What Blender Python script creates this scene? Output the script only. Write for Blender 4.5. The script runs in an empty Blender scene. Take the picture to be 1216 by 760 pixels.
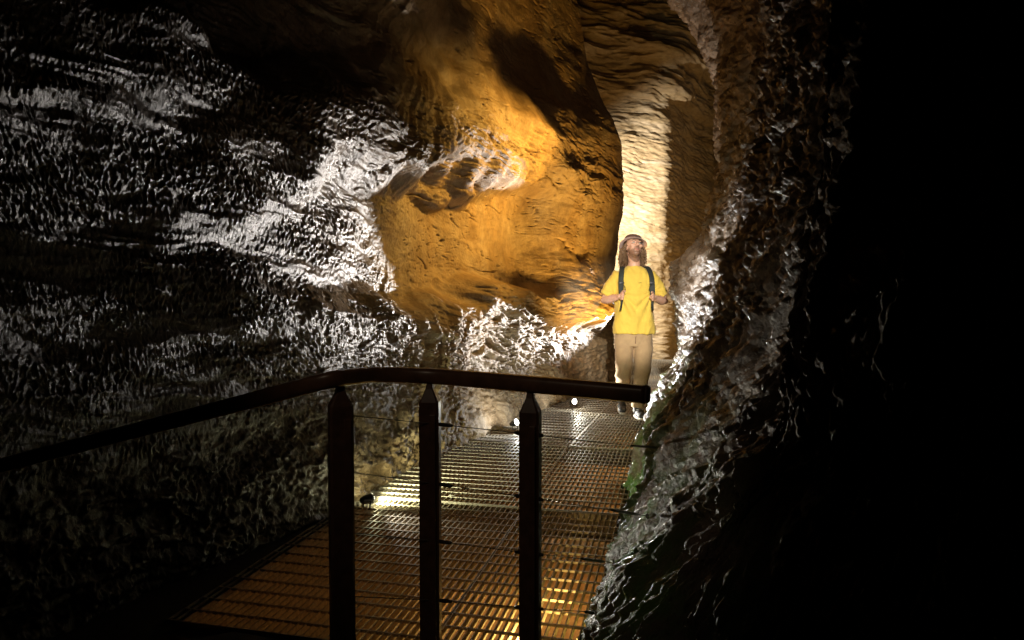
import bpy, bmesh, math, random
import numpy as np
from mathutils import Vector, Matrix, Quaternion
random.seed(7); rng = np.random.RandomState(11)
scene = bpy.context.scene
C = scene.collection
R = math.radians
PI = math.pi

# ------------------------------------------------------------------ camera
CAM_H = 1.22; F = 810.0; PITCH = math.atan(30/810)
cam_d = bpy.data.cameras.new('camera'); cam = bpy.data.objects.new('camera', cam_d); C.objects.link(cam)
cam.location = (0, 0, CAM_H); cam.rotation_euler = (PI/2 - PITCH, 0, 0)
cam_d.sensor_width = 36; cam_d.lens = 810/1216*36; cam_d.clip_start = .05; cam_d.clip_end = 200
scene.camera = cam
scene.render.engine = 'CYCLES'
scene.render.resolution_x = 1024; scene.render.resolution_y = 640
scene.view_settings.view_transform = 'Standard'; scene.view_settings.look = 'None'; scene.view_settings.exposure = 0
w = bpy.data.worlds.new('World'); scene.world = w; w.use_nodes = True
w.node_tree.nodes['Background'].inputs[0].default_value = (0, 0, 0, 1)      # underground: no daylight reaches in
w.node_tree.nodes['Background'].inputs[1].default_value = 0.0

def at(u, v, d):
    "survey helper used while planning: a point seen at (u,v) in the photo that stands d metres ahead"
    cp, sp = math.cos(PITCH), math.sin(PITCH)
    a, b = (u-608)/F, (380-v)/F
    y = cp + b*sp; z = -sp + b*cp
    return Vector((a*d/y, d, CAM_H + z*d/y))

# ------------------------------------------------------------------ numpy noise
PERM = rng.permutation(256); PERM = np.concatenate([PERM, PERM, PERM])
GR = rng.normal(size=(256, 3)); GR /= np.linalg.norm(GR, axis=1)[:, None]
def perlin(x, y, z):
    x, y, z = np.broadcast_arrays(x, y, z)
    xi = np.floor(x).astype(int); yi = np.floor(y).astype(int); zi = np.floor(z).astype(int)
    xf, yf, zf = x-xi, y-yi, z-zi
    xi &= 255; yi &= 255; zi &= 255
    f = lambda t: t*t*t*(t*(t*6-15)+10)
    U, V, W = f(xf), f(yf), f(zf)
    out = 0
    for a in (0, 1):
        for b in (0, 1):
            for c in (0, 1):
                g = GR[PERM[PERM[PERM[xi+a]+yi+b]+zi+c]]
                dot = g[..., 0]*(xf-a)+g[..., 1]*(yf-b)+g[..., 2]*(zf-c)
                out = out + dot*(U if a else 1-U)*(V if b else 1-V)*(W if c else 1-W)
    return out*1.6
def fbm(x, y, z, o=4, g=.5):
    s = 0; a = 1.
    for i in range(o):
        s = s + a*perlin(x*2**i+i*7.3, y*2**i+i*3.1, z*2**i+i*5.7); a *= g
    return s
def ridged(x, y, z, o=3, g=.5):
    s = 0; a = 1.; t = 0
    for i in range(o):
        s = s + a*(1-np.abs(perlin(x*2**i+i*11.3, y*2**i+i*4.1, z*2**i+i*2.7))*1.8); t += a; a *= g
    return s/t
def cells(x, y, seed=0):
    "distance to nearest random point in a jittered 2-D grid"
    xi = np.floor(x).astype(int); yi = np.floor(y).astype(int)
    best = np.full(x.shape, 9.)
    for a in (-1, 0, 1):
        for b in (-1, 0, 1):
            i = xi+a; j = yi+b
            h = PERM[(PERM[(i+seed) & 255]+j) & 255]
            px = i+.5+.45*GR[h, 0]*1.6; py = j+.5+.45*GR[h, 1]*1.6
            best = np.minimum(best, (x-px)**2+(y-py)**2)
    return np.sqrt(best)
def sm(a, b, x):
    t = np.clip((x-a)/(b-a), 0, 1); return t*t*(3-2*t)
def gau(x, c, s): return np.exp(-((x-c)/s)**2)

# ------------------------------------------------------------------ tags and objects
def tag(o, label=None, cat=None, group=None, kind=None):
    if label: o['label'] = label
    if cat: o['category'] = cat
    if group: o['group'] = group
    if kind: o['kind'] = kind
    return o
def empty(name, loc=(0, 0, 0), rz=0):
    o = bpy.data.objects.new(name, None); C.objects.link(o); o.location = loc; o.rotation_euler.z = rz
    o.empty_display_size = .1
    return o
def link(name, me, mat=None, parent=None, smooth=True):
    o = bpy.data.objects.new(name, me); C.objects.link(o)
    if mat: me.materials.append(mat)
    if parent: o.parent = parent
    if smooth and len(me.polygons): me.polygons.foreach_set('use_smooth', [True]*len(me.polygons))
    return o
def obj(name, bm, mat=None, parent=None, smooth=True):
    me = bpy.data.meshes.new(name); bm.normal_update(); bm.to_mesh(me); bm.free()
    return link(name, me, mat, parent, smooth)
def grid_mesh(name, P, flip=False):
    n, m = P.shape[:2]
    me = bpy.data.meshes.new(name)
    idx = np.arange(n*m).reshape(n, m)
    q = np.stack([idx[:-1, :-1], idx[1:, :-1], idx[1:, 1:], idx[:-1, 1:]], -1).reshape(-1, 4)
    if flip: q = q[:, ::-1]
    me.vertices.add(n*m); me.vertices.foreach_set('co', P.reshape(-1).astype(np.float32))
    me.loops.add(len(q)*4); me.loops.foreach_set('vertex_index', q.reshape(-1).astype(np.int32))
    me.polygons.add(len(q)); me.polygons.foreach_set('loop_start', np.arange(0, len(q)*4, 4, dtype=np.int32))
    try: me.polygons.foreach_set('loop_total', np.full(len(q), 4, dtype=np.int32))
    except Exception: pass
    me.update(calc_edges=True)
    return me

# ------------------------------------------------------------------ materials
def mat(name):
    m = bpy.data.materials.new(name); m.use_nodes = True
    nt = m.node_tree; b = nt.nodes['Principled BSDF']
    return m, nt, b
def N(nt, t, **k):
    n = nt.nodes.new(t)
    for a, v in k.items():
        if hasattr(n, a): setattr(n, a, v)
    return n
def ramp(nt, fac, stops):
    r = nt.nodes.new('ShaderNodeValToRGB')
    e = r.color_ramp.elements
    while len(e) < len(stops): e.new(.5)
    for i, (p, c) in enumerate(stops):
        e[i].position = p; e[i].color = (*c, 1) if len(c) == 3 else c
    nt.links.new(fac, r.inputs[0]); return r
def noise(nt, vec, scale, detail=4, rough=.55, dist=0):
    n = nt.nodes.new('ShaderNodeTexNoise'); n.inputs['Scale'].default_value = scale
    n.inputs['Detail'].default_value = detail; n.inputs['Roughness'].default_value = rough
    n.inputs['Distortion'].default_value = dist
    nt.links.new(vec, n.inputs['Vector']); return n
def rock_mat(name, stops, dry_shade=None, rough=(.3, .6), fine=70, bump=.35, bumpd=.01, stretch=(1, 1, 2.2), moss=None, spec=.5):
    m, nt, b = mat(name); L = nt.links.new
    tc = N(nt, 'ShaderNodeTexCoord'); mp = N(nt, 'ShaderNodeMapping')
    mp.inputs['Scale'].default_value = stretch
    L(tc.outputs['Object'], mp.inputs['Vector'])
    n1 = noise(nt, mp.outputs[0], 1.6, 8, .6, .6)
    r1 = ramp(nt, n1.outputs['Fac'], stops)
    n2 = noise(nt, mp.outputs[0], 14, 6, .65)
    mx = N(nt, 'ShaderNodeMix', data_type='RGBA', blend_type='MULTIPLY'); mx.inputs[0].default_value = .75
    r2 = ramp(nt, n2.outputs['Fac'], [(.3, (.5, .46, .42)), (.6, (1, 1, 1)), (.8, (1.15, 1.1, 1.05))])
    L(r1.outputs[0], mx.inputs[6]); L(r2.outputs[0], mx.inputs[7])
    col = mx.outputs[2]
    if moss:
        zc = N(nt, 'ShaderNodeSeparateXYZ'); L(tc.outputs['Object'], zc.inputs[0])
        mr = N(nt, 'ShaderNodeMapRange'); mr.inputs[1].default_value = moss[1]; mr.inputs[2].default_value = moss[0]
        mr.inputs[3].default_value = 1; mr.inputs[4].default_value = 0
        L(zc.outputs['Z'], mr.inputs[0])
        nm = noise(nt, tc.outputs['Object'], 3.5, 6, .65)
        rm = ramp(nt, nm.outputs['Fac'], [(.44, (0, 0, 0)), (.58, (1, 1, 1))])
        mu = N(nt, 'ShaderNodeMath', operation='MULTIPLY'); L(mr.outputs[0], mu.inputs[0]); L(rm.outputs[0], mu.inputs[1])
        m2 = N(nt, 'ShaderNodeMix', data_type='RGBA'); L(mu.outputs[0], m2.inputs[0]); L(col, m2.inputs[6])
        m2.inputs[7].default_value = (.06, .13, .02, 1); col = m2.outputs[2]
    if dry_shade:
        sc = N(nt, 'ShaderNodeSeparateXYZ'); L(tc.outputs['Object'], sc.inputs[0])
        mc = N(nt, 'ShaderNodeMapRange'); mc.inputs[1].default_value = dry_shade[0]-.9; mc.inputs[2].default_value = dry_shade[1]-.7; mc.inputs[3].default_value = .09; mc.inputs[4].default_value = 1  # near end darkened in the base colour to stand in for shade
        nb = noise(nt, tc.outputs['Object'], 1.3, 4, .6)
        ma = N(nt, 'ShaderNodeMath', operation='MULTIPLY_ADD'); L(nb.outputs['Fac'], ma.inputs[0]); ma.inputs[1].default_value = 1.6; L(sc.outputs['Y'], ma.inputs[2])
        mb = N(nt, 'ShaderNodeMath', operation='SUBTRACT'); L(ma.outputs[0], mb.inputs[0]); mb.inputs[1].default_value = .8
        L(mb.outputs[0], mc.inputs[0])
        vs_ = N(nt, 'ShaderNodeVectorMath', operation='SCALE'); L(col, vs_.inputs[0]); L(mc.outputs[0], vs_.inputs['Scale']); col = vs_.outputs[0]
    L(col, b.inputs['Base Color'])
    n3 = noise(nt, mp.outputs[0], 9, 5, .6)
    mr2 = N(nt, 'ShaderNodeMapRange'); mr2.inputs[1].default_value = .3; mr2.inputs[2].default_value = .7
    mr2.inputs[3].default_value = rough[0]; mr2.inputs[4].default_value = rough[1]
    L(n3.outputs['Fac'], mr2.inputs[0]); ro = mr2.outputs[0]
    if dry_shade:
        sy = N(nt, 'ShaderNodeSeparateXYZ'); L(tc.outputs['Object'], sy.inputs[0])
        md = N(nt, 'ShaderNodeMapRange'); md.inputs[1].default_value = dry_shade[0]; md.inputs[2].default_value = dry_shade[1]; md.inputs[3].default_value = 0; md.inputs[4].default_value = dry_shade[2]
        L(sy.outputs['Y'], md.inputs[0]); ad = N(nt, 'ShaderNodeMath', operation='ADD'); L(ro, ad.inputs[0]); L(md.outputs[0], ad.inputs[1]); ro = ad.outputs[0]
    L(ro, b.inputs['Roughness'])
    b.inputs['Specular IOR Level'].default_value = spec
    n4 = noise(nt, mp.outputs[0], fine, 6, .62)
    bp = N(nt, 'ShaderNodeBump'); bp.inputs['Strength'].default_value = bump; bp.inputs['Distance'].default_value = bumpd
    L(n4.outputs['Fac'], bp.inputs['Height']); L(bp.outputs[0], b.inputs['Normal'])
    return m
def plain(name, col, rough=.5, metal=0, var=.25, scale=40, bump=.1, bumpd=.002, spec=.5):
    m, nt, b = mat(name); L = nt.links.new
    tc = N(nt, 'ShaderNodeTexCoord')
    n = noise(nt, tc.outputs['Object'], scale, 5, .6)
    lo = tuple(c*(1-var) for c in col); hi = tuple(min(1, c*(1+var)) for c in col)
    r = ramp(nt, n.outputs['Fac'], [(.3, lo), (.7, hi)])
    L(r.outputs[0], b.inputs['Base Color'])
    b.inputs['Roughness'].default_value = rough; b.inputs['Metallic'].default_value = metal
    b.inputs['Specular IOR Level'].default_value = spec
    bp = N(nt, 'ShaderNodeBump'); bp.inputs['Strength'].default_value = bump; bp.inputs['Distance'].default_value = bumpd
    L(n.outputs['Fac'], bp.inputs['Height']); L(bp.outputs[0], b.inputs['Normal'])
    return m
def glow(name, col, s):
    m, nt, b = mat(name)
    b.inputs['Emission Color'].default_value = (*col, 1); b.inputs['Emission Strength'].default_value = s
    b.inputs['Base Color'].default_value = (.8, .8, .8, 1)
    return m

M = {}
M['rock_wall'] = rock_mat('wet_limestone', [(.25, (.20, .125, .06)), (.45, (.36, .25, .13)), (.62, (.44, .34, .22)), (.8, (.50, .42, .32))], dry_shade=(4.0, 6.0, .34), rough=(.2, .42), fine=55, bump=.8, bumpd=.012, stretch=(1, 1, .65))
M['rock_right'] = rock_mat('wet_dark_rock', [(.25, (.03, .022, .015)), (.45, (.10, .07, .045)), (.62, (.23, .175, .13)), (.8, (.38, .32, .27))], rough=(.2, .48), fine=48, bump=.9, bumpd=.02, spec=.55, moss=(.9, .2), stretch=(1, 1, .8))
M['rock_back'] = rock_mat('bedded_limestone', [(.25, (.30, .20, .10)), (.45, (.44, .33, .18)), (.62, (.50, .40, .26)), (.8, (.55, .47, .36))], rough=(.5, .8), fine=50, bump=.5, bumpd=.012, stretch=(.6, .6, 3.5))
M['bed'] = rock_mat('stream_bed_rock', [(.25, (.14, .075, .03)), (.5, (.34, .2, .09)), (.75, (.45, .32, .18))], rough=(.35, .7), fine=30, bump=.6, bumpd=.02, stretch=(1, 1, 1))
M['galv'] = plain('galvanised_steel', (.36, .32, .25), .5, .3, .35, 60, .15)
M['beam'] = plain('dull_steel_beam', (.10, .09, .08), .6, .5, .3, 30, .2)
M['rail'] = plain('brown_painted_rail', (.11, .055, .03), .36, 0, .3, 25, .12, .001)
M['post'] = plain('dark_painted_post', (.085, .042, .026), .40, 0, .35, 30, .15, .001)
M['wire'] = plain('dark_steel_wire', (.05, .045, .04), .4, .6, .3, 80)
M['black'] = plain('black_lamp_housing', (.02, .02, .022), .45, 0, .3, 60)
M['platform'] = plain('black_platform_plate', (.02, .018, .016), .7, 0, .4, 30, .3)
M['lens_white'] = glow('lit_white_lens', (1, .97, .82), 12)
M['lens_amber'] = glow('lit_amber_lens', (1, .72, .28), 30)

# ------------------------------------------------------------------ rock walls
def path(pts, n=4000, smooth=60):
    P = np.array(pts, float); seg = np.r_[0, np.cumsum(np.hypot(*np.diff(P, axis=0).T))]
    s = np.linspace(0, seg[-1], n)
    x = np.interp(s, seg, P[:, 0]); y = np.interp(s, seg, P[:, 1])
    k = np.hanning(2*smooth+1); k /= k.sum()
    pad = lambda a: np.r_[a[0]-(a[1:smooth+1]-a[0])[::-1], a, a[-1]+(a[-1]-a[-smooth-1:-1])[::-1]]
    x = np.convolve(pad(x), k, 'valid'); y = np.convolve(pad(y), k, 'valid')
    tx, ty = np.gradient(x), np.gradient(y); l = np.hypot(tx, ty)
    return s, x, y, tx/l, ty/l
def resample(s, x, y, cols, kw=.35, dmin=1.2):
    "columns closer together where the wall is seen from further off"
    d = np.maximum(np.hypot(x, y), dmin)
    ang = np.unwrap(np.arctan2(x, y))
    wgt = (np.abs(np.gradient(ang)) + kw*np.gradient(s)/d)*np.where((y > .5) & (np.abs(np.arctan2(x, y)) < .74), 1, .10)
    c = np.r_[0, np.cumsum(wgt)[:-1]]; c /= c[-1]
    return np.interp(np.linspace(0, 1, cols), c, np.arange(len(s)))

def build_wall(name, pts, cols, rows, ztop, zbot, side, offset, m, kw=.35):
    s, x, y, tx, ty = path(pts)
    ii = resample(s, x, y, cols, kw)
    g = lambda a: np.interp(ii, np.arange(len(s)), a)
    S, X, Y, TX, TY = g(s), g(x), g(y), g(tx), g(ty)
    d = np.maximum(Y, 0)
    top = ztop(d)
    t = np.linspace(0, 1, rows)
    Z = zbot + (top[:, None]-zbot)*t[None, :]
    NX, NY = TY*side, -TX*side
    S2 = np.repeat(S[:, None], rows, 1); Y2 = np.repeat(Y[:, None], rows, 1)
    off, dz = offset(S2, Z, Y2)
    P = np.empty((cols, rows, 3))
    P[..., 0] = X[:, None] + NX[:, None]*off
    P[..., 1] = Y[:, None] + NY[:, None]*off
    P[..., 2] = Z + dz
    me = grid_mesh(name, P, flip=(side > 0))
    return link(name, me, m)

# left wall -----------------------------------------------------------
LW = [(-5.2, -5.0), (-3.5, -1.6), (-2.85, -.1), (-2.48, .7), (-2.1, 1.5), (-1.74, 2.3), (-1.40, 3.05), (-1.03, 3.85), (-.72, 4.85), (-.28, 6.2), (.32, 7.7), (.97, 9.0), (1.38, 9.75), (1.48, 10.2), (1.3, 10.8), (.6, 11.6), (-.8, 12.6)]
def off_left(S, Z, Y):
    Fw = sm(3.4, 5.6, Y); near = 1-sm(4.5, 6.0, Y)
    warp = .22*fbm(S*.9, Z*1.3, 8.2+0*S, 3)
    z = Z + warp
    o = (.05+.05*Fw)*fbm(S*.55, Z*.9, 3.1+0*S, 3)
    o += .17*np.exp(-(np.maximum(z-.0, 0)/.42)**2)*(.15+.85*sm(4.6, 6.4, Y))                 # toe of flowstone by the deck
    o += .04*gau(z, .85, .35)*sm(5.0, 6.5, Y)
    win = sm(2.2, 6.6, Y)*(1-sm(7.6, 8.4, Y))
    zb = np.interp(Y, [2.5, 4, 6.2, 8], [2.2, 2.12, 2.45, 2.75]); lip = 2.34+.17*np.maximum(Y-4, 0)
    zh = np.interp(Y, [2.9, 3.5, 4, 5, 6.2, 7.2], [1.5, 1.75, 1.95, 2.1, 2.25, 2.4]); zl = np.interp(Y, [2.9, 3.6, 4.4, 5.5, 7.2], [1.45, 1.2, 1.0, 1.12, 1.26])
    o -= .36*sm(zl-.12, zl+.14, z)*(1-sm(zh-.16, zh+.10, z))*win     # hollow the side light misses
    o += .04*gau(z, zb, .2)*sm(4.2, 6, Y)*(1-sm(8.2, 9.5, Y))
    o += .14*sm(zb+.8, zb+2.6, z)*(.2+.8*Fw)                                    # overhang
    fold = z-3.2-.40*(6.6-Y)+.15*fbm(S*1.1, Z*.7, 31+0*S, 2)
    o += .10*(sm(-.25, .15, fold)-sm(.3, 1.4, fold))*Fw
    fold = z-2.95-.22*(6.6-Y)+.12*fbm(S*1.3, Z*.9, 33+0*S, 2)
    o += .06*(sm(-.12, .10, fold)-sm(.2, 1.0, fold))*Fw
    ns = gau(Y, 8.6, .75)
    zn = Z + .06*fbm(S*2, Z*3, 14+0*S, 3)
    o -= .36*sm(lip-.06, lip+np.interp(Y, [3.5, 5], [.2, .8]), z+.05*perlin(S*4, Z*2, 5+0*S))     # ledge: nothing above it catches the low side light
    # far silhouette
    we = sm(7.0, 9.6, Y)
    prof = np.interp(Z, [-1, .17, .87, 1.8, 2.74, 3.45, 4.03, 4.6, 5.3, 7], [.08, .06, .05, .05, .17, .15, -.05, -.27, -.38, -.9])
    o = o*(1-.75*we) + prof*we
    o += .45*ns*sm(.72, .98, zn)*np.clip((1.75-zn)/.70, 0, 1)      # jutting shelves that shade the hollow
    # beds, ledges, pocks
    rz = np.clip(gau(z, .80, .45)+gau(z, zb, .27), 0, 1)*Fw                      # flaky bands on the far part
    sl = .07*fbm(S*1.3, Z*2.5, 5.5+0*S, 3)
    zz = Z + sl
    o += (.045*near*.5+.06*Fw*(.15+.85*rz))*(ridged(S*.6, zz*5.2+.8*S*near, 1.7+0*S, 4, .55)-.55)
    st = zz + .16*S
    o += rz*(.062*(ridged(S*1.5, st*7, 4.4+0*S, 4, .6)-.5)+.034*(ridged(S*3.2, st*22, 4.9+0*S, 3, .6)-.5))
    o += rz*(.006*perlin(S*14, st*60, 6.1+0*S)+.004*perlin(S*30, st*100, 1.1+0*S))
    # thin cracks and small ledges in the smooth ochre face
    cr = ridged(S*1.6+1.2*warp, zz*6+.25*S, 9.1+0*S, 2)
    m_ = sm(-.1, .4, perlin(S*1.4, Z*2, 61+0*S)+.25)
    o -= .055*sm(.88, 1.0, cr)*Fw*m_
    o -= .034*sm(.88, 1, ridged(S*4, zz*14+.4*S, 2.2+0*S, 2))*Fw*m_
    o += Fw*(.006*fbm(S*5, Z*9, 2.9+0*S, 4, .55)+.012*fbm(S*2.2, Z*3.2, 17+0*S, 2))
    # drip scallops: small cups stacked in upright chains on the wet near part
    w1 = .35*perlin(S*7, Z*5, 0*S); w2 = .5*perlin(S*5, Z*4, 3+0*S)
    lean = S + .35*Z*perlin(S*.8, Z*1.1, 91+0*S) + .02*w1
    cor = 1-np.abs(perlin(lean*44, Z*27+w2, 92+0*S))*2                       # thin upright ribs
    cor2 = perlin(lean*70, Z*34, 93+0*S)
    cup = .5-cells(S*60+4*w1, Z*30+3*w2, 5)
    pat = .30+.70*sm(-.35, .30, fbm(S*1.2+.5*Z, zz*4.5, 71+0*S, 4))
    o += near*pat*(1+.8*sm(2.7, 3.8, Y))*(.0068*cor+.0026*cor2+.0035*cup)+near*(.008*fbm(S*3, zz*7, 73+0*S, 3)+.020*(ridged(S*.9+.5*Z, zz*5.2, 75+0*S, 3)-.5))
    o += .35*rz*(.010*cup)
    base = 1-sm(.25, .75, Z)
    o += base*(.05*(ridged(S*2.6, Z*3.5, 81+0*S, 4, .6)-.5)+.02*fbm(S*9, Z*12, 83+0*S, 4, .6)+.012*(.5-cells(S*22, Z*22, 33)))
    dz = .02*fbm(S*3, Z*5, 12+0*S, 2)
    return o, dz
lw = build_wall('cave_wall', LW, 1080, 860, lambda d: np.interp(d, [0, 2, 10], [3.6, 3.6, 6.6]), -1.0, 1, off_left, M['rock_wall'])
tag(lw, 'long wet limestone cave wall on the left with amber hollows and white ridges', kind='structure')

# right outcrop --------------------------------------------------------
RW = [(5.5, -2.2), (3.6, -.6), (2.4, .3), (1.4, .85), (.66, 1.35), (.25, 1.9), (.29, 2.45), (.5, 3.2), (.69, 3.95), (.92, 4.9), (1.28, 5.9), (1.5, 6.6), (1.72, 7.0), (2.3, 7.4), (3.2, 8.2), (4.0, 9.6), (4.6, 12), (4.9, 14)]
zt = np.array([0, .18, .42, .57, .8, 1.0, 1.50, 1.63, 2.1, 2.6, 3.2, 3.66, 4.07, 5.5])
T66 = np.array([-.02, -.05, -.12, -.15, -.15, -.13, -.12, -.32, -.45, -.47, -.40, -.24, -.02, .12])
T40 = np.array([.0, -.05, -.14, -.24, -.38, -.46, -.56, -.62, -.72, -.8, -.8, -.7, -.6, -.6])
T25 = np.array([.0, -.10, -.30, -.42, -.56, -.64, -.74, -.8, -.88, -.9, -.85, -.75, -.7, -.7])
def off_right(S, Z, Y):
    a = np.interp(Z, zt, T25); b = np.interp(Z, zt, T40); c = np.interp(Z, zt, T66)
    w1 = sm(2.5, 4, Y); w2 = sm(4.6, 6.3, Y)
    o = (a*(1-w1)+b*w1)*(1-w2)+c*w2
    o += .08*fbm(S*1.1, Z*1.1, 21+0*S, 3)
    o += .06*(ridged(S*2.2, Z*1.6+.5*S, 22+0*S, 3)-.55)
    a1 = .4*perlin(S*4, Z*3, 5+0*S); a2 = .4*perlin(S*4, Z*3, 9+0*S)
    o += .07*(.5-cells(S*5+a1*2, Z*3.4+a2*2, 21))
    o += .045*(.5-cells(S*16+a1*4, Z*9.5+a2*3, 3)) + .036*(.5-cells(S*36+a1*6, Z*22+a2*4, 9)) + .014*(.5-cells(S*64+a1*6, Z*36+a2*4, 19))
    o += .008*perlin(S*45, Z*24, 26+0*S) + .004*perlin(S*80, Z*50, 28+0*S)
    return o, .03*perlin(S*6, Z*6, 29+0*S)
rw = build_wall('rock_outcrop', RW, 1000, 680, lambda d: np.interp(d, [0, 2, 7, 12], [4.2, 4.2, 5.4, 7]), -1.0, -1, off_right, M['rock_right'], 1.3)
tag(rw, 'rugged dark wet rock face with green moss leaning over the right of the walkway', 'rock')

# back wall: two faces meeting in a corner ---------------------------------
BW = [(-2.5, 12.2), (.6, 13.0), (2.05, 13.3), (3.0, 13.45), (3.18, 13.6), (3.62, 14.4), (5.2, 16.2), (7, 17)]
def off_back(S, Z, Y):
    o = .12*fbm(S*.8, Z*.6, 41+0*S, 3)
    zz = Z + .10*S + .12*fbm(S*.8, Z*.8, 47+0*S, 2)
    bed = ridged(S*.45, zz*2.6, 42+0*S, 4, .55)
    amp = np.interp(Z, [0, 3, 4.2, 4.8, 5.5, 8], [.035, .045, .06, .12, .22, .3])
    o += amp*(bed-.55)
    o -= .05*sm(.82, 1, ridged(S*.5, zz*4.2, 44+0*S, 3))
    o += .022*fbm(S*5, zz*16, 45+0*S, 3)
    o += .20*sm(4.9, 5.2, Z+.1*fbm(S, Z, 3.3+0*S, 2))+.25*sm(5.6, 5.9, Z)
    return o, 0*S
s_, x_, y_, tx_, ty_ = path(BW, 4000, 25)
bw = build_wall('cave_end_wall', BW, 560, 620, lambda d: 0*d+8.0, -1.0, 1, off_back, M['rock_back'])
tag(bw, 'pale bedded limestone wall at the far end of the cleft', kind='structure')

# stream bed under the walkway ---------------------------------------------
gx = np.linspace(-7, 8, 420); gy = np.linspace(-3, 18, 560)
GX, GY = np.meshgrid(gx, gy, indexing='ij')
GZ = -.62+.16*fbm(GX*.9, GY*.9, 51+0*GX, 3)+.07*(ridged(GX*2.2, GY*2.2, 52+0*GX, 3)-.5)+.03*fbm(GX*9, GY*9, 53+0*GX, 3)
fl = link('cave_floor', grid_mesh('cave_floor', np.stack([GX, GY, GZ], -1)), M['bed'])
tag(fl, 'rough brown rock floor under the grating', kind='structure')

# ------------------------------------------------------------------ mesh helpers
def box(bm, cx, cy, cz, sx, sy, sz, mtx=None):
    v = []
    for a in (-1, 1):
        for b in (-1, 1):
            for c in (-1, 1):
                p = Vector((cx+a*sx/2, cy+b*sy/2, cz+c*sz/2))
                v.append(bm.verts.new(mtx @ p if mtx else p))
    for f in ((0, 1, 3, 2), (4, 6, 7, 5), (0, 4, 5, 1), (2, 3, 7, 6), (0, 2, 6, 4), (1, 5, 7, 3)):
        bm.faces.new([v[i] for i in f])
def tube(bm, pts, rad, n=10, cap=True, sx=1.0, sy=1.0):
    "tapered tube along a polyline"
    pts = [Vector(p) for p in pts]
    rad = [rad]*len(pts) if isinstance(rad, (int, float)) else rad
    rings = []
    t0 = (pts[1]-pts[0]).normalized(); up = Vector((0, 0, 1)) if abs(t0.z) < .9 else Vector((0, 1, 0))
    a = t0.cross(up).normalized()
    for i, p in enumerate(pts):
        t = (pts[min(i+1, len(pts)-1)]-pts[max(i-1, 0)]).normalized()
        a = (a - t*a.dot(t)).normalized(); b = t.cross(a)
        rings.append([bm.verts.new(p+(a*math.cos(2*PI*k/n)*sx+b*math.sin(2*PI*k/n)*sy)*rad[i]) for k in range(n)])
    for r0, r1 in zip(rings, rings[1:]):
        for k in range(n): bm.faces.new((r0[k], r0[(k+1) % n], r1[(k+1) % n], r1[k]))
    if cap:
        bm.faces.new(rings[0][::-1]); bm.faces.new(rings[-1])
def loft(bm, secs, n=28, cap=True):
    "sections (centre, rx, ry [, power]) stacked upward, rings in the XY plane"
    rings = []
    for sec in secs:
        c, rx, ry = Vector(sec[0]), sec[1], sec[2]
        pw = sec[3] if len(sec) > 3 else 1.0
        ring = []
        for k in range(n):
            th = 2*PI*k/n; cs, sn = math.cos(th), math.sin(th)
            ring.append(bm.verts.new(c+Vector((rx*math.copysign(abs(cs)**pw, cs), ry*math.copysign(abs(sn)**pw, sn), 0))))
        rings.append(ring)
    for r0, r1 in zip(rings, rings[1:]):
        for k in range(n): bm.faces.new((r0[k], r0[(k+1) % n], r1[(k+1) % n], r1[k]))
    if cap:
        bm.faces.new(rings[0][::-1]); bm.faces.new(rings[-1])
def ball(bm, c, r, sx=1, sy=1, sz=1, sub=3, rot=None):
    mt = Matrix.Translation(Vector(c)) @ (rot.to_4x4() if rot else Matrix.Identity(4)) @ Matrix.Diagonal((sx*r, sy*r, sz*r, 1))
    bmesh.ops.create_icosphere(bm, subdivisions=sub, radius=1, matrix=mt)
def remesh(bm, voxel, smooth=4, fac=.5):
    "fuse overlapping closed solids into one continuous surface"
    bmesh.ops.recalc_face_normals(bm, faces=bm.faces[:])
    me = bpy.data.meshes.new('tmp'); bm.to_mesh(me); bm.free()
    o = bpy.data.objects.new('tmp', me); C.objects.link(o)
    r = o.modifiers.new('r', 'REMESH'); r.mode = 'VOXEL'; r.voxel_size = voxel
    if smooth:
        s = o.modifiers.new('s', 'SMOOTH'); s.iterations = smooth; s.factor = fac
    dg = bpy.context.evaluated_depsgraph_get()
    out = bpy.data.meshes.new_from_object(o.evaluated_get(dg))
    bpy.data.objects.remove(o); bpy.data.meshes.remove(me)
    out.materials.clear()
    return out
def displace(me, fn):
    n = len(me.vertices); co = np.empty(n*3, np.float32); me.vertices.foreach_get('co', co); co = co.reshape(-1, 3)
    no = np.empty(n*3, np.float32); me.vertices.foreach_get('normal', no); no = no.reshape(-1, 3)
    co = co + no*fn(co.astype(float), no.astype(float))[:, None]
    me.vertices.foreach_set('co', co.reshape(-1).astype(np.float32)); me.update()
def bevel(bm, w=.003, seg=2):
    bmesh.ops.bevel(bm, geom=bm.edges[:], offset=w, segments=seg, affect='EDGES', profile=.6)

# ------------------------------------------------------------------ walkway
wk = empty('walkway', (0, 0, 0))
tag(wk, 'galvanised steel grating walkway running between the rock faces to the man', 'walkway')
def panel_bm(wd, ln, cross, pitch=.031):
    bm = bmesh.new()
    n = int(round(wd/pitch)); t = .0045
    for i in range(n+1):
        x = -wd/2 + wd*i/n
        tt = .006 if i in (0, n) else t
        box(bm, x, ln/2, -.015, tt, ln, .030)
    m_ = int(round(ln/cross))
    for j in range(m_+1):
        y = ln*j/m_
        if j in (0, m_):
            y = .004 if j == 0 else ln-.004
            box(bm, 0, y, -.014, wd+.004, .007, .034)
        else:
            box(bm, 0, y, -.0035, wd-.002, .0065, .010)
    return bm
def panel(x, y, az, wd, ln, cross):
    o = obj('grating_panel', panel_bm(wd, ln, cross), M['galv'], wk, smooth=False)
    o.location = (x, y, 0); o.rotation_euler = (R(random.uniform(-.12, .12)), 0, -az)
    return o
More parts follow.
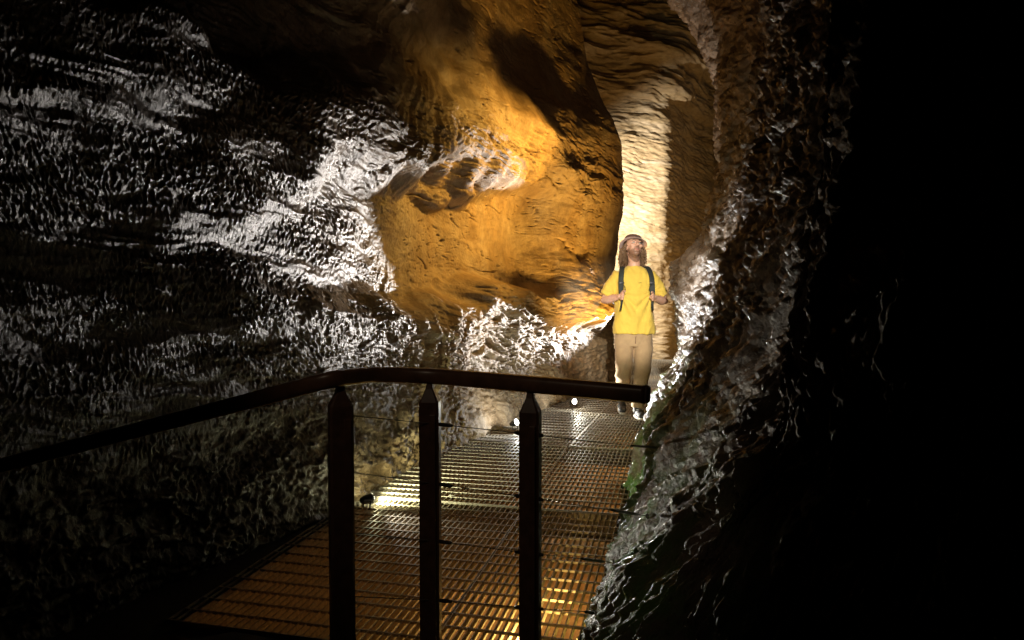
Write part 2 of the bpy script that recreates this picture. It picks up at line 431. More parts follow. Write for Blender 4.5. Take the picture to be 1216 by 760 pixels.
def run(x0, y0, slope, rows, ln, wd, cross, cols=2):
    az = math.atan(slope); dx, dy = math.sin(az), math.cos(az); rx, ry = dy, -dx
    for r_ in range(rows):
        bx_, by_ = x0+dx*(ln+.012)*r_, y0+dy*(ln+.012)*r_
        for c_ in range(cols):
            k = (c_-(cols-1)/2)*(wd+.01)
            panel(bx_+rx*k, by_+ry*k, az, wd, ln, cross)
        for yy in ((0,) if r_ else (0,)) :
            bmb = bmesh.new(); box(bmb, 0, 0, -.075, wd*cols+.05, .07, .085); box(bmb, 0, 0, -.124, wd*cols+.05, .11, .008)
            b = obj('support_beam', bmb, M['beam'], wk, smooth=False); b.location = (bx_-dx*.006, by_-dy*.006, 0); b.rotation_euler = (0, 0, -az)
    return x0+dx*(ln+.012)*rows, y0+dy*(ln+.012)*rows
beams = [(-.30, 2.30, 13), (.07, 3.92, 13), (.48, 5.55, 8), (.92, 7.08, 8), (1.4, 8.6, 6)]
ex, ey = run(-.30, 2.28, .235, 2, 1.62, 1.02, .100)
ex, ey = run(ex+.02, ey+.01, .29, 2, 1.55, .98, .130)
ex, ey = run(ex, ey+.012, .20, 3, 1.5, .98, .150)
# side rail channel under each edge of the near run
for sgn in (-1,):
    bmb = bmesh.new(); box(bmb, 0, 1.6, -.1, .05, 3.2, .1); b = obj('edge_channel', bmb, M['beam'], wk, smooth=False)
    b.location = (-.30-1.0, 2.2, 0); b.rotation_euler = (0, 0, -math.atan(.235))

bm = bmesh.new(); f = bm.faces.new([bm.verts.new(p) for p in ((-1.32, 2.0, -.008), (-1.29, 2.3, -.008), (-.96, 3.72, -.008), (-1.5, 3.72, -.008), (-2.6, 1.8, -.008))])
obj('edge_plate', bm, M['platform'], wk, smooth=False)
# platform the photograph was taken from (dark, solid plate with a toe board)
pf = empty('platform', (0, 0, 0)); tag(pf, 'black solid landing plate under the railing posts in the near foreground', 'platform')
bm = bmesh.new()
pp = [(-3.0, -1.5), (1.6, -1.5), (1.0, .9), (.36, 1.95), (-.25, 2.18), (-1.0, 2.42), (-1.9, 2.1), (-3.0, .9)]
vs = [bm.verts.new((a, b, .004)) for a, b in pp]; f = bm.faces.new(vs)
ex_ = bmesh.ops.extrude_face_region(bm, geom=[f]); bmesh.ops.translate(bm, vec=(0, 0, -.06), verts=[v for v in ex_['geom'] if isinstance(v, bmesh.types.BMVert)])
bmesh.ops.recalc_face_normals(bm, faces=bm.faces[:])
obj('landing_plate', bm, M['platform'], pf, smooth=False)
# litter lying on the grating
def scrap(name, u, v, d, label, cat, m, s, rz, group=None):
    p = at(u, v, d); bm = bmesh.new(); n_ = 7; c_ = bm.verts.new((0, 0, .006))
    rg = [bm.verts.new((s*math.cos(2*PI*k/n_)*random.uniform(.7, 1.1), s*.55*math.sin(2*PI*k/n_)*random.uniform(.7, 1.1), random.uniform(.001, .012))) for k in range(n_)]
    for k in range(n_): bm.faces.new((c_, rg[k], rg[(k+1) % n_]))
    o = obj(name, bm, m, None); o.location = (p.x, p.y, .002); o.rotation_euler.z = rz
    tag(o, label, cat, group)
M['paper'] = plain('damp_paper', (.62, .58, .5), .7); M['leaf'] = plain('yellow_leaf', (.55, .36, .04), .6)
scrap('paper_scrap', 536, 592, 4.08, 'pale scrap of paper lying on the grating between the middle and left posts', 'litter', M['paper'], .022, .3)
scrap('paper_scrap', 612, 600, 3.95, 'small pale scrap on the grating just left of the right post', 'litter', M['paper'], .020, 1.1)
scrap('paper_scrap', 605, 657, 3.22, 'flat pale scrap nearest the camera on the grating beside the right post', 'litter', M['paper'], .018, .1)
scrap('leaf', 601, 527, 5.58, 'tiny yellow leaf on the grating near the white floodlight', 'leaf', M['leaf'], .022, .6)

# ------------------------------------------------------------------ railing
rl = empty('railing', (0, 0, 0))
tag(rl, 'dark brown handrail on three pointed posts across the foreground with wire infill', 'railing')
rail_px = [(0, 553, 2.25), (75, 533.5, 2.18), (150, 514, 2.1), (225, 494.5, 2.02), (300, 475, 1.95), (355, 460.5, 1.9), (392, 451, 1.89), (420, 447, 1.95), (450, 445, 2.02), (510, 446.5, 2.05), (570, 451, 1.98), (628, 456, 1.90), (700, 462.5, 1.82), (768, 468.5, 1.75)]
rp = [at(*p) for p in rail_px]
rp = [Vector((rp[0]+(rp[0]-rp[1])*3))] + rp
def crm(pts, n=8):
    out = []
    for i in range(len(pts)-1):
        p0, p1, p2, p3 = pts[max(i-1, 0)], pts[i], pts[i+1], pts[min(i+2, len(pts)-1)]
        for k in range(n):
            t = k/n
            out.append(.5*((2*p1)+(p2-p0)*t+(2*p0-5*p1+4*p2-p3)*t*t+(3*p1-p0-3*p2+p3)*t**3))
    out.append(pts[-1]); return out
def rail_tube(bm, pts, hw, hh, nseg=20, pw=.62):
    rings = []
    for i, p in enumerate(pts):
        t = (pts[min(i+1, len(pts)-1)]-pts[max(i-1, 0)]).normalized()
        a = t.cross(Vector((0, 0, 1))).normalized(); b = a.cross(t).normalized()
        rg = []
        for k in range(nseg):
            cs, sn = math.cos(2*PI*k/nseg), math.sin(2*PI*k/nseg)
            rg.append(bm.verts.new(p+a*hw*math.copysign(abs(cs)**pw, cs)+b*hh*math.copysign(abs(sn)**pw, sn)))
        rings.append(rg)
    for r0, r1 in zip(rings, rings[1:]):
        for k in range(nseg): bm.faces.new((r0[k], r0[(k+1) % nseg], r1[(k+1) % nseg], r1[k]))
    bm.faces.new(rings[0][::-1]); bm.faces.new(rings[-1])
bm = bmesh.new(); rail_tube(bm, crm(rp), .024, .0235); hr = obj('handrail', bm, M['rail'], rl)
bm = bmesh.new(); e = rp[-1]; t = (rp[-1]-rp[-2]).normalized()
rail_tube(bm, [e+t*.0005, e+t*.005], .0225, .022); obj('end_cap', bm, plain('worn_rail_end', (.16, .11, .08), .5), rl)
for (u, d, rz, wd_) in ((404, 1.82, R(24), .066), (510.5, 2.05, R(-4), .060), (630, 1.90, R(-14), .056)):
    i = min(range(len(rail_px)), key=lambda k: abs(rail_px[k][0]-u))
    vv = np.interp(u, [p[0] for p in rail_px], [p[1] for p in rail_px]); dd = np.interp(u, [p[0] for p in rail_px], [p[2] for p in rail_px])
    top = at(u, vv, dd)
    zt_ = top.z-.022
    bm = bmesh.new()
    # body with shouldered, pointed top
    hw, hd = wd_/2, .026
    prof = [(0, hw, hd), (zt_-.075, hw, hd), (zt_-.055, hw*.98, hd*.98), (zt_-.016, hw*.38, hd*.6), (zt_, hw*.30, hd*.5)]
    rings = []
    for (z, a, b) in prof:
        rings.append([bm.verts.new((x*a, y*b, z)) for x, y in ((-1, -.8), (-.8, -1), (.8, -1), (1, -.8), (1, .8), (.8, 1), (-.8, 1), (-1, .8))])
    for r0, r1 in zip(rings, rings[1:]):
        for k in range(8): bm.faces.new((r0[k], r0[(k+1) % 8], r1[(k+1) % 8], r1[k]))
    bm.faces.new(rings[0][::-1]); bm.faces.new(rings[-1])
    p = obj('post', bm, M['post'], rl, smooth=False); p.location = (top.x, top.y, 0); p.rotation_euler.z = rz
    bm = bmesh.new()
    box(bm, hw*.42, -hd-.004, zt_/2-.04, wd_*.30, .009, zt_-.10); bevel(bm, .002, 2)
    s2 = obj('cover_strip', bm, M['post'], p, smooth=False)
    bm = bmesh.new(); box(bm, 0, 0, .009, .12, .1, .010)
    for a in (-.045, .045):
        for b in (-.036, .036): tube(bm, [(a, b, .013), (a, b, .026)], .009, 6)
    obj('base_plate', bm, M['post'], p, smooth=False)
# wires: run through the posts and end in rings on the rock
wires = [[(412, 493, 1.91), (522, 504, 2.04), (628, 515.5, 1.90), (700, 524, 1.84), (744, 528.5, 2.85), (812, 534.5, 4.3)],
         [(412, 560, 1.91), (522, 575, 2.04), (628, 591, 1.90), (721, 605, 2.38), (790, 616, 3.2)],
         [(412, 632, 1.91), (522, 643, 2.04), (628, 657, 1.90), (686, 663, 2.25), (750, 671, 2.8)],
         [(412, 708, 1.91), (522, 713, 2.04), (628, 722, 1.90), (691, 726, 2.3), (735, 732, 2.7)]]
for wpx in wires:
    pts = [at(*p) for p in wpx]
    bm = bmesh.new(); tube(bm, pts, .0014, 6)
    wo = obj('wire', bm, M['wire'], rl)
    for q in pts[1:3]:
        bm = bmesh.new(); dq = (pts[2]-pts[1]).normalized(); tube(bm, [q-dq*.045, q-dq*.036, q+dq*.036, q+dq*.045], [.004, .006, .006, .004], 8)
        obj('ferrule', bm, M['wire'], wo)
    # turnbuckle and ring near the rock end
    a, b = pts[-2], pts[-1]
    c0 = a.lerp(b, .05); c1 = a.lerp(b, .45)
    bm = bmesh.new(); tube(bm, [c0, c0.lerp(c1, .15), c0.lerp(c1, .85), c1], [.003, .0058, .0058, .003], 8)
    obj('turnbuckle', bm, M['wire'], wo)
    bm = bmesh.new(); ctr = a.lerp(b, .62); dv = (b-a).normalized(); upv = Vector((0, 0, 1))
    tube(bm, [ctr+dv*math.cos(2*PI*k/12)*.012+upv*math.sin(2*PI*k/12)*.010 for k in range(13)], .0028, 6, cap=False)
    obj('eye_ring', bm, M['wire'], wo)

# ------------------------------------------------------------------ the man
def skin_mat():
    m, nt, b = mat('skin'); L = nt.links.new
    tc = N(nt, 'ShaderNodeTexCoord'); n = noise(nt, tc.outputs['Object'], 25, 4)
    r = ramp(nt, n.outputs['Fac'], [(.3, (.60, .33, .22)), (.7, (.70, .42, .30))])
    # stubble on jaw and upper lip, by position on the head
    vc = N(nt, 'ShaderNodeVertexColor'); vc.layer_name = 'beard'
    mx = N(nt, 'ShaderNodeMix', data_type='RGBA'); L(vc.outputs['Color'], mx.inputs[0]); L(r.outputs[0], mx.inputs[6]); mx.inputs[7].default_value = (.13, .065, .035, 1)
    L(mx.outputs[2], b.inputs['Base Color']); b.inputs['Roughness'].default_value = .5
    b.inputs['Subsurface Weight'].default_value = .08; b.inputs['Subsurface Radius'].default_value = (.02, .008, .004)
    return m
def cloth(name, col, weave=900, var=.12, rough=.85):
    m = plain(name, col, rough, 0, var, 12, .05, .002, .25)
    nt = m.node_tree; b = nt.nodes['Principled BSDF']; b.inputs['Sheen Weight'].default_value = .15
    return m
M['skin'] = skin_mat()
M['shirt'] = cloth('yellow_jersey', (.74, .52, .085), var=.06); M['trousers'] = cloth('tan_canvas', (.42, .285, .155))
M['hair'] = plain('brown_hair', (.17, .095, .045), .5, 0, .5, 90, .2); M['hat'] = cloth('brown_felt', (.16, .085, .06))
M['brim'] = cloth('pinkish_brim', (.50, .34, .30)); M['shoe'] = plain('dark_shoe', (.035, .035, .038), .6, 0, .3, 60)
M['sole'] = plain('pale_sole', (.55, .5, .42), .7); M['strap'] = plain('dark_webbing', (.022, .028, .024), .7, 0, .3, 200, .3)
M['eye'] = plain('eye', (.5, .45, .4), .2, 0, .1); M['iris'] = plain('iris', (.03, .02, .015), .15); M['lip'] = plain('lip', (.42, .17, .13), .5)
M['teeth'] = plain('teeth', (.75, .7, .62), .3, 0, .05)

PX, PY = 1.238, 6.92
man = empty('person', (PX, PY, .002))
tag(man, 'man in yellow t-shirt and brown hat walking on the grating while looking up', 'person')
V3 = Vector
# head frame: chin up, turned to his left (picture right)
HC = V3((-.012, -.02, 1.695))
HR = Matrix.Rotation(R(14), 3, 'Z') @ Matrix.Rotation(R(-22), 3, 'X') @ Matrix.Rotation(R(8), 3, 'Y')
def H(x, y, z): return HC + HR @ V3((x, y, z))
def hand_bm(bm, wrist, palmc, side):
    "a fist closed round a vertical strap: palm behind, four bent fingers across the front, thumb on top; side -1 his right"
    d = (palmc-wrist).normalized()
    up = V3((0, 0, 1)); fw = V3((0, -1, 0))
    tube(bm, [wrist-d*.02, wrist, wrist+d*.03, palmc, palmc+d*.025], [.030, .027, .033, .040, .030], 14, sx=1.0, sy=.72)
    for k, (ln, r) in enumerate(((.92, .0095), (1.0, .010), (.95, .0098), (.78, .0085))):
        z = .030-.0205*k
        b0 = palmc+d*.004*(1-abs(k-1.2)*.3)+up*z+fw*.004
        p1 = b0+d*.038*ln+fw*.018; p2 = p1-d*.006*ln+fw*.026*ln; p3 = p2-d*.026*ln+fw*.004; p4 = p3-d*.014*ln-fw*.010
        tube(bm, [b0, b0.lerp(p1, .6), p1, p2, p3, p4], [r*1.1, r*1.08, r*1.08, r, r*.95, r*.8], 10)
    t0 = wrist+d*.045+up*.020+fw*.012
    tube(bm, [t0, t0+d*.022+up*.022+fw*.016, t0+d*.040+up*.024+fw*.034, t0+d*.050+up*.016+fw*.046], [.016, .0135, .0115, .009], 10)

bm = bmesh.new()
# skull, jaw, neck, ears, nose
ball(bm, H(0, .012, .03), .1, .76, .97, .92); ball(bm, H(0, -.022, -.038), .1, .60, .66, .80)
ball(bm, H(0, -.055, -.088), .034, 1.15, .85, .75); ball(bm, H(0, -.078, .03), .03, 1.7, .5, .5)
tube(bm, [H(0, -.088, .022), H(0, -.104, -.006), H(0, -.116, -.024), H(0, -.098, -.034)], [.010, .0125, .0165, .010], 12)
for sx in (-1, 1):
    ball(bm, H(.013*sx, -.098, -.026), .0095); ball(bm, H(.043*sx, -.068, -.012), .026, 1, .7, .7)
    ball(bm, H(.074*sx, .01, -.005), .03, .35, .65, 1.1); ball(bm, H(.033*sx, -.080, .033), .018, 1.5, .6, .45)
ball(bm, H(0, -.084, -.062), .022, 1.25, .5, .55)
tube(bm, [H(0, .02, -.05), V3((0, .012, 1.56)), V3((0, .022, 1.50)), V3((0, .025, 1.44))], [.060, .058, .066, .09], 20)
# trunk and arms under the clothes
loft(bm, [((0, .02, .90), .15, .10), ((0, .02, 1.1), .15, .10), ((0, .02, 1.3), .17, .105), ((0, .02, 1.42), .165, .09), ((0, .02, 1.48), .08, .07)], 24)
HANDR, HANDL = V3((-.155, -.165, 1.205)), V3((.150, -.170, 1.195))
ELR, ELL = V3((-.292, .05, 1.160)), V3((.312, .04, 1.150))
for sh, el, hd, sd in ((V3((-.175, .02, 1.425)), ELR, HANDR, -1), (V3((.18, .02, 1.42)), ELL, HANDL, 1)):
    wr = el.lerp(hd, .80)
    tube(bm, [sh, sh.lerp(el, .35), sh.lerp(el, .8), el, el.lerp(wr, .28), el.lerp(wr, .65), wr], [.050, .048, .043, .045, .047, .040, .029], 16)
    hand_bm(bm, wr, wr.lerp(hd, .75), sd)
body_me = remesh(bm, .0052, 3, .45)
body = link('body', body_me, M['skin'], man)
vc = body_me.color_attributes.new('beard', 'FLOAT_COLOR', 'POINT')
Hi = HR.transposed()
for i, v in enumerate(body_me.vertices):
    q = Hi @ (v.co-HC); f_ = 0.
    if q.y < .03 and -.16 < q.z < -.012 and v.co.z > 1.53:
        jaw = sm(-.045, -.062, -0.0+q.z) if False else float(np.clip((-.045-q.z)/.02, 0, 1))
        side = float(np.clip((abs(q.x)-.045)/.015, 0, 1))*float(np.clip((-.012-q.z)/.03, 0, 1))
        lip = float(abs(q.z+.043) < .010 and abs(q.x) < .03 and q.y < -.06)
        f_ = max(jaw, side*.8, lip*.8)*.75
        if abs(q.z+.064) < .011 and abs(q.x) < .022 and q.y < -.06: f_ = 0
    vc.data[i].color = (f_, f_, f_, 1)
for sx in (-1, 1):
    bm = bmesh.new(); ball(bm, H(.032*sx, -.0795, .012), .0125, 1.25, .75, .62); ey = obj('eye', bm, M['eye'], man)
    bm = bmesh.new(); ball(bm, H(.033*sx, -.0885, .0135), .0055, 1, .4, 1); obj('iris', bm, M['iris'], ey)
    bm = bmesh.new(); tube(bm, [H(.014*sx, -.097, .029), H(.030*sx, -.100, .036), H(.052*sx, -.085, .030)], [.005, .0062, .003], 8); obj('eyebrow', bm, M['hair'], man)
bm = bmesh.new()
tube(bm, [H(-.028, -.082, -.056), H(-.014, -.0945, -.061), H(0, -.0975, -.0625), H(.014, -.0945, -.061), H(.028, -.082, -.056)], [.002, .0045, .005, .0045, .002], 8)
tube(bm, [H(-.026, -.083, -.060), H(-.012, -.093, -.069), H(0, -.096, -.071), H(.012, -.093, -.069), H(.026, -.083, -.060)], [.002, .0045, .0055, .0045, .002], 8)
lips = obj('mouth', bm, M['lip'], man)
bm = bmesh.new(); tube(bm, [H(-.018, -.090, -.0605), H(0, -.0985, -.066), H(.018, -.090, -.0605)], [.001, .0022, .001], 8); obj('teeth', bm, M['teeth'], lips)
# hair: long loose curls hanging beside the face to the shoulders
bm = bmesh.new(); rr = random.Random(3)
for k in range(300):
    a = rr.uniform(-.13*PI, 1.13*PI)                                   # angle round the head, face left open
    r0 = .086; root = H(math.cos(a)*r0*.93, math.sin(a)*r0*1.1+.016, rr.uniform(-.005, .05))
    out = V3((math.cos(a), math.sin(a)*.9+.1, 0))
    ln = rr.uniform(.12, .225); ph = rr.uniform(0, 6.28); amp = rr.uniform(.008, .018); turns = rr.uniform(2.2, 4.2)
    fl_ = rr.uniform(.012, .058); pts = []
    nn = 13
    for j in range(nn):
        t = j/(nn-1)
        p = root + out*(fl_*math.sin(min(1, t*1.5)*PI*.5)) + V3((0, .02*t, -ln*t))
        q = amp*min(1, 3*t)
        p = p + V3((math.cos(ph+turns*6.28*t)*q, math.sin(ph+turns*6.28*t)*q, 0))
        pts.append(p)
    w0 = rr.uniform(.004, .0075)
    tube(bm, pts, [w0*(1-.55*j/(nn-1)) for j in range(nn)], 5)
obj('hair', bm, M['hair'], man)
# hat: soft brown crown with a paler brim turned up at the front
hat = bpy.data.meshes.new('hat')
bm = bmesh.new(); n = 36
hatrot = Matrix.Rotation(R(-3), 3, 'X')
def HP(x, y, z): return HC + HR @ (V3((0, .016, .048)) + hatrot @ V3((x, y, z)))
rings = []
for (z, r, sq) in ((.0, .097, 1.14), (.012, .098, 1.14), (.035, .094, 1.13), (.058, .085, 1.12), (.074, .068, 1.1), (.083, .044, 1.1), (.087, .015, 1.1)):
    rings.append([bm.verts.new(HP(math.cos(2*PI*k/n)*r*(1+.02*math.sin(3*2*PI*k/n+z*60)), math.sin(2*PI*k/n)*r*sq, z+.004*math.sin(2*2*PI*k/n+1))) for k in range(n)])
for r0, r1 in zip(rings, rings[1:]):
    for k in range(n): bm.faces.new((r0[k], r0[(k+1) % n], r1[(k+1) % n], r1[k]))
bm.faces.new(rings[-1]); hat = obj('hat', bm, M['hat'], man)
bm = bmesh.new(); rings = []
for (dr, dz) in ((0, .004), (.014, -.004), (.030, -.013), (.043, -.021), (.044, -.026), (.030, -.018), (.012, -.009), (-.001, -.002)):
    ring = []
    for k in range(n):
        th = 2*PI*k/n; fr = max(0, -math.sin(th))                      # front of the brim lifts
        ring.append(bm.verts.new(HP(math.cos(th)*(.097+dr), math.sin(th)*(.110+dr*1.05), dz*(1-.55*fr)+.010*dr/.04*math.sin(2*th+.6))))
    rings.append(ring)
for r0, r1 in zip(rings, rings[1:]+rings[:1]):
    for k in range(n): bm.faces.new((r0[k], r0[(k+1) % n], r1[(k+1) % n], r1[k]))
bmesh.ops.recalc_face_normals(bm, faces=bm.faces[:]); obj('brim', bm, M['brim'], hat)
# t-shirt
bm = bmesh.new()
loft(bm, [((.005, .012, .825), .212, .142, .9), ((.005, .012, .86), .214, .145, .9), ((.004, .014, .96), .204, .138, .9), ((.002, .015, 1.10), .197, .134, .88), ((0, .015, 1.24), .202, .136, .85), ((0, .015, 1.35), .208, .132, .85), ((0, .018, 1.42), .192, .115, .85), ((0, .02, 1.465), .145, .092, .9), ((0, .02, 1.498), .088, .074), ((0, .018, 1.512), .072, .066)], 40)
for sh, el in ((V3((-.165, .018, 1.415)), ELR), (V3((.17, .018, 1.41)), ELL)):
    d = (el-sh); tube(bm, [sh-d*.02+V3((-.05 if sh.x > 0 else .05, 0, -.035)), sh+d*.05, sh+d*.35, sh+d*.68, sh+d*.80], [.066, .072, .077, .076, .074], 22)
shm = remesh(bm, .0075, 6, .5)
def wrinkle(co, no):
    x, y, z = co.T
    side = np.abs(x)
    w_ = .018*ridged(x*5+2*z, z*3.2-np.abs(x)*6, y*3+1, 3) + .006*perlin(x*9+z*3, z*6, y*5)
    hem = np.exp(-((z-1.0)/.12)**2)*.011*perlin(x*6, z*16+x*3, y*3)
    fan = .008*np.sin(np.arctan2(z-1.25, side-.17+1e-6)*14)*np.exp(-((z-1.1)/.16)**2)
    return w_-.009+hem+fan
displace(shm, wrinkle)
shirt = link('t_shirt', shm, M['shirt'], man)
# open the hem: a darker hem band is only a stitch line
bm = bmesh.new()
tube(bm, [V3((.02+.004*k, -.131-.0*k, 1.335+.0004*k)) for k in range(8)], .0018, 5); obj('chest_mark', bm, M['strap'], shirt)
# trousers: left foot (picture right) forward, right leg trailing
bm = bmesh.new()
loft(bm, [((.0, .015, .70), .165, .118, .9), ((0, .015, .80), .178, .122, .9), ((0, .015, .90), .180, .124, .9), ((0, .015, .94), .176, .12, .9)], 36)
FL, FR = V3((.035, -.17, .10)), V3((-.035, .16, .135))
tube(bm, [V3((.088, .01, .80)), V3((.092, -.02, .68)), V3((.075, -.09, .47)), V3((.060, -.11, .38)), V3((.030, -.14, .22)), V3((.012, -.165, .095))], [.100, .096, .078, .072, .063, .056], 24)
tube(bm, [V3((-.090, .02, .80)), V3((-.098, .0, .68)), V3((-.118, -.095, .50)), V3((-.122, -.09, .42)), V3((-.108, .06, .26)), V3((-.090, .17, .15))], [.100, .095, .080, .074, .062, .055], 24)
trm = remesh(bm, .0075, 6, .5)
displace(trm, lambda co, no: .011*ridged(co[:, 0]*4+1, co[:, 2]*7-co[:, 0]*5, co[:, 1]*4, 2)+.008*np.exp(-((co[:, 2]-.2)/.13)**2)*perlin(co[:, 0]*4, co[:, 2]*22, co[:, 1]*4)-.003)
tr = link('trousers', trm, M['trousers'], man)
bm = bmesh.new(); tube(bm, [V3((.0, -.112, .80)), V3((-.004, -.115, .76)), V3((.0, -.10, .71))], .0035, 6); obj('fly_seam', bm, plain('seam_brown', (.2, .12, .07), .8), tr)
# shoes
def shoe(toe, heel, pitch, yaw):
    t = Matrix.Rotation(yaw, 4, 'Z') @ Matrix.Rotation(pitch, 4, 'X')
    mid = V3(heel)
    bm = bmesh.new()
    ball(bm, (0, -.19, .040), .048, .92, 1.1, .72); ball(bm, (0, -.12, .048), .05, .88, 1.3, .85); ball(bm, (0, -.03, .055), .045, .84, 1.1, 1.0)
    tube(bm, [(0, -.035, .05), (0, -.02, .10), (0, -.008, .145)], [.044, .043, .042], 16)
    me = remesh(bm, .006, 4); me.transform(Matrix.Translation(mid) @ t); s_ = link('shoe', me, M['shoe'], man)
    bm = bmesh.new()
    loft(bm, [((0, -.11, .002), .042, .130, .85), ((0, -.11, .010), .047, .138, .85), ((0, -.11, .024), .046, .136, .85)], 28)
    o = obj('sole', bm, M['sole'], s_); o.data.transform(Matrix.Translation(mid) @ t)
    bm = bmesh.new()
    for k in range(5): tube(bm, [(-.024, -.085-.018*k, .083-.006*k), (0, -.09-.018*k, .092-.007*k), (.024, -.085-.018*k, .083-.006*k)], .0028, 5)
    o = obj('laces', bm, M['sole'], s_); o.data.transform(Matrix.Translation(mid) @ t)
shoe(None, (.008, -.135, .001), R(0), R(6)); shoe(None, (-.092, .195, .06), R(15), R(-6))
# backpack worn on the back, straps over the shoulders
bp = empty('backpack', (PX, PY, .002)); tag(bp, 'black backpack on the man with both straps held in his hands', 'backpack')
bm = bmesh.new()
loft(bm, [((0, .24, .98), .12, .07, .7), ((0, .25, 1.02), .14, .09, .7), ((0, .25, 1.2), .145, .095, .7), ((0, .24, 1.36), .135, .08, .7), ((0, .22, 1.44), .10, .055, .7), ((0, .21, 1.465), .06, .03, .8)], 30)
obj('pack', bm, M['strap'], bp)
for sx in (-1, 1):
    X0 = .140
    pts = [V3((.085*sx, .155, 1.42)), V3((.105*sx, .09, 1.487)), V3((.120*sx, .02, 1.502)), V3((.135*sx, -.06, 1.475)), V3((.148*sx, -.105, 1.42)), V3((.155*sx, -.132, 1.35)), V3((.155*sx, -.147, 1.27)), V3((.152*sx, -.165, 1.20))]
    bm = bmesh.new(); rail_tube(bm, crm(pts, 5), .026, .007, 14, .5); st = obj('strap', bm, M['strap'], bp)
    bm = bmesh.new()
    rail_tube(bm, [V3((.150*sx, -.175, 1.19)), V3((.152*sx, -.165, 1.13)), V3((.160*sx, -.14, 1.06))], .012, .003, 10, .5); obj('webbing', bm, M['strap'], st)
    bm = bmesh.new(); box(bm, .152*sx, -.150, 1.335, .05, .016, .022); bevel(bm, .003); obj('buckle', bm, M['black'], st)
    bm = bmesh.new(); rail_tube(bm, [V3((.150*sx, -.152, 1.335)), V3((.128*sx+.01*(sx < 0), -.158, 1.295)), V3(((.118*sx), -.156, 1.262))], .006, .003, 8, .5); obj('loose_end', bm, M['strap'], st)

# ------------------------------------------------------------------ lamps
def spot(name, loc, target, power, col, angle, blend=.4, radius=.03, parent=None):
    l = bpy.data.lights.new(name, 'SPOT'); l.energy = power; l.color = col; l.spot_size = R(angle); l.spot_blend = blend; l.shadow_soft_size = radius
    o = bpy.data.objects.new(name, l); C.objects.link(o); o.location = loc
    o.rotation_euler = (Vector(target)-Vector(loc)).to_track_quat('-Z', 'Y').to_euler()
    return o
def point(name, loc, power, col, radius=.03):
    l = bpy.data.lights.new(name, 'POINT'); l.energy = power; l.color = col; l.shadow_soft_size = radius
    o = bpy.data.objects.new(name, l); C.objects.link(o); o.location = loc; return o
def floodlight(loc, target, label, lens='lens_white', group=None, size=.8):
    loc = Vector(loc); d = (Vector(target)-loc).normalized()
    t = empty('floodlight', loc); tag(t, label, 'lamp', group)
    t.rotation_mode = 'QUATERNION'; t.rotation_quaternion = d.to_track_quat('-Z', 'Y')
    s = size
    bm = bmesh.new(); tube(bm, [(0, 0, .055*s), (0, 0, .03*s), (0, 0, -.02*s), (0, 0, -.034*s)], [.018*s, .03*s, .038*s, .04*s], 18)
    obj('housing', bm, M['black'], t)
    bm = bmesh.new(); tube(bm, [(0, 0, -.0345*s), (0, 0, -.040*s)], [.036*s, .03*s], 18); obj('lens', bm, M[lens], t)
    bm = bmesh.new()
    tube(bm, [(-.046*s, 0, 0), (-.046*s, -.06*s, .01*s), (0, -.075*s, .012*s), (.046*s, -.06*s, .01*s), (.046*s, 0, 0)], .006*s, 6)
    obj('bracket', bm, M['black'], t)
    return t, loc + d*.055*s
WHITE = (1, .93, .84); COOL = (.93, .96, 1.0); AMBER = (1, .53, .095); WARM = (1, .80, .50)
lamps = [((-.83, 3.88, .045), (.35, 4.9, .02), 'small black floodlight shining across the grating nearest the railing', 70, (1, 1, .62), 112),
         ((.02, 6.0, .085), (1.22, 5.1, .72), 'small white floodlight on the deck edge below the pale flowstone', 950, COOL, 50),
         ((.66, 7.30, .07), (1.3, 5.7, .45), 'bright floodlight on the deck just left of the man', 160, (1, .97, .85), 70)]
for lo, ta, lb, pw, co, an in lamps:
    t, q = floodlight(lo, ta, lb, group='floodlights along the walkway')
    spot('floodlight_beam', q, ta, pw, co, an, .6, .02)
    point('floodlight_spill', q + Vector((0, 0, .03)), (1.2 if pw < 100 else 4 if pw < 400 else 8), co, .004)
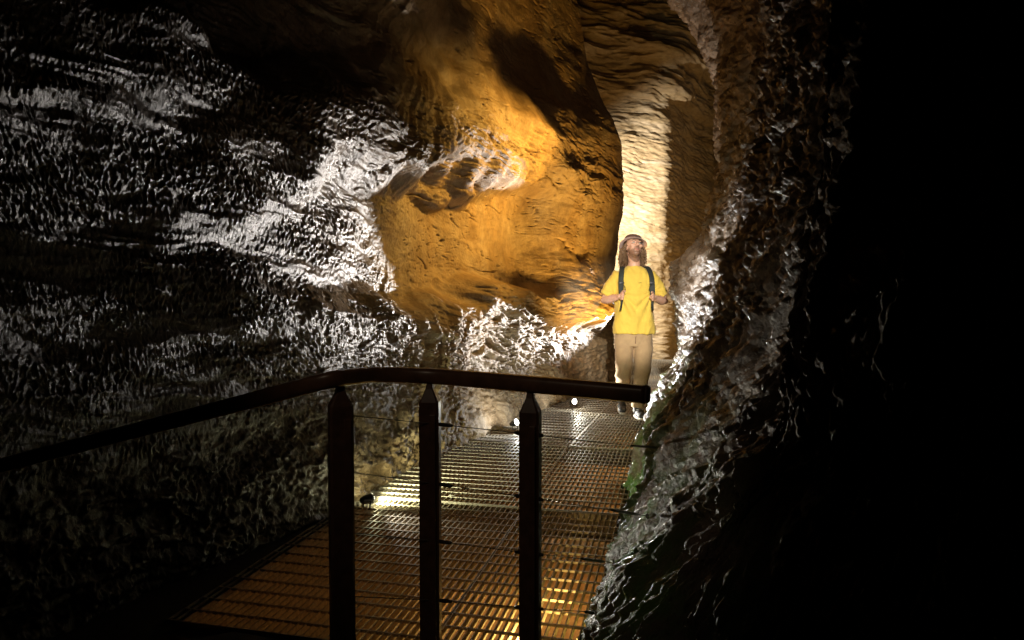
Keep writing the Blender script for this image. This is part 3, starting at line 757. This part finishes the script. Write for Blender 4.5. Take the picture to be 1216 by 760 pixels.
# amber lamp under the grating near the foot of the rock
t, q = floodlight((.13, 2.52, -.16), (.45, 3.2, -.5), 'amber floodlight glowing under the grating by the rock', 'lens_amber')
point('under_deck_glow', (.14, 2.56, -.10), 6, (1, .62, .16), .02)

# unseen lamps placed to light the rock, man and handrail; no fittings modelled
spot('cleft_lamp', (2.36, 10.35, .52), (-.45, 6.35, 1.26), 3000, (1, .93, .87), 22.5, .8, .03)
spot('end_wall_lamp', (1.0, 11.5, 2.5), (2.5, 13.3, 2.2), 1200, (1, .91, .79), 120, .6, .05)
spot('cleft_lamp', (2.34, 10.38, .56), (.16, 7.15, 2.14), 1700, (1, .92, .85), 11, .8, .03)
spot('amber_lamp', (2.05, 7.4, 3.3), (.24, 6.9, 2.55), 720, AMBER, 57, 1.0, .14)
spot('amber_shelf_fill', (1.9, 7.6, .15), (.5, 8.2, 2.9), 520, AMBER, 84, .9, .12)  # added amber fill for the otherwise dark far end of the left wall
spot('amber_end_lamp', (3.6, 10.9, .4), (3.9, 14.0, 2.6), 110, AMBER, 110, .7, .05)
spot('outcrop_fill', (.10, 6.02, .12), (1.9, 6.35, 3.75), 300, WHITE, 27, .8, .02)  # added beam beside the white floodlight to brighten the outcrop top
spot('low_rock_fill', (-.78, 3.86, .06), (.50, 2.6, .3), 55, (1, .95, .82), 62, .7, .02)  # added second beam at the near floodlight to light the lower outcrop
spot('rail_fill', (-.9, .2, 2.3), (-.12, 1.95, .8), 11, (1, .78, .55), 33, .9, .06)  # added weak fill near the camera so the rail and posts show
spot('man_lamp', (.40, 1.1, 2.35), (1.22, 6.92, 1.2), 1800, (1, .93, .82), 15, .6, .05)
def strip(name, loc, az, sx, sy, power, col):
    l = bpy.data.lights.new(name, 'AREA'); l.shape = 'RECTANGLE'; l.size = sx; l.size_y = sy; l.energy = power; l.color = col
    o = bpy.data.objects.new(name, l); C.objects.link(o); o.location = loc; o.rotation_euler = (0, 0, -az); return o
for (x, y, p) in beams:                    # unseen area lights added under the support beams, shining down on the rock bed
    strip('under_deck_strip', (x, y, -.135), .25, 1.7, .08, p*.62, (1, .58, .19))
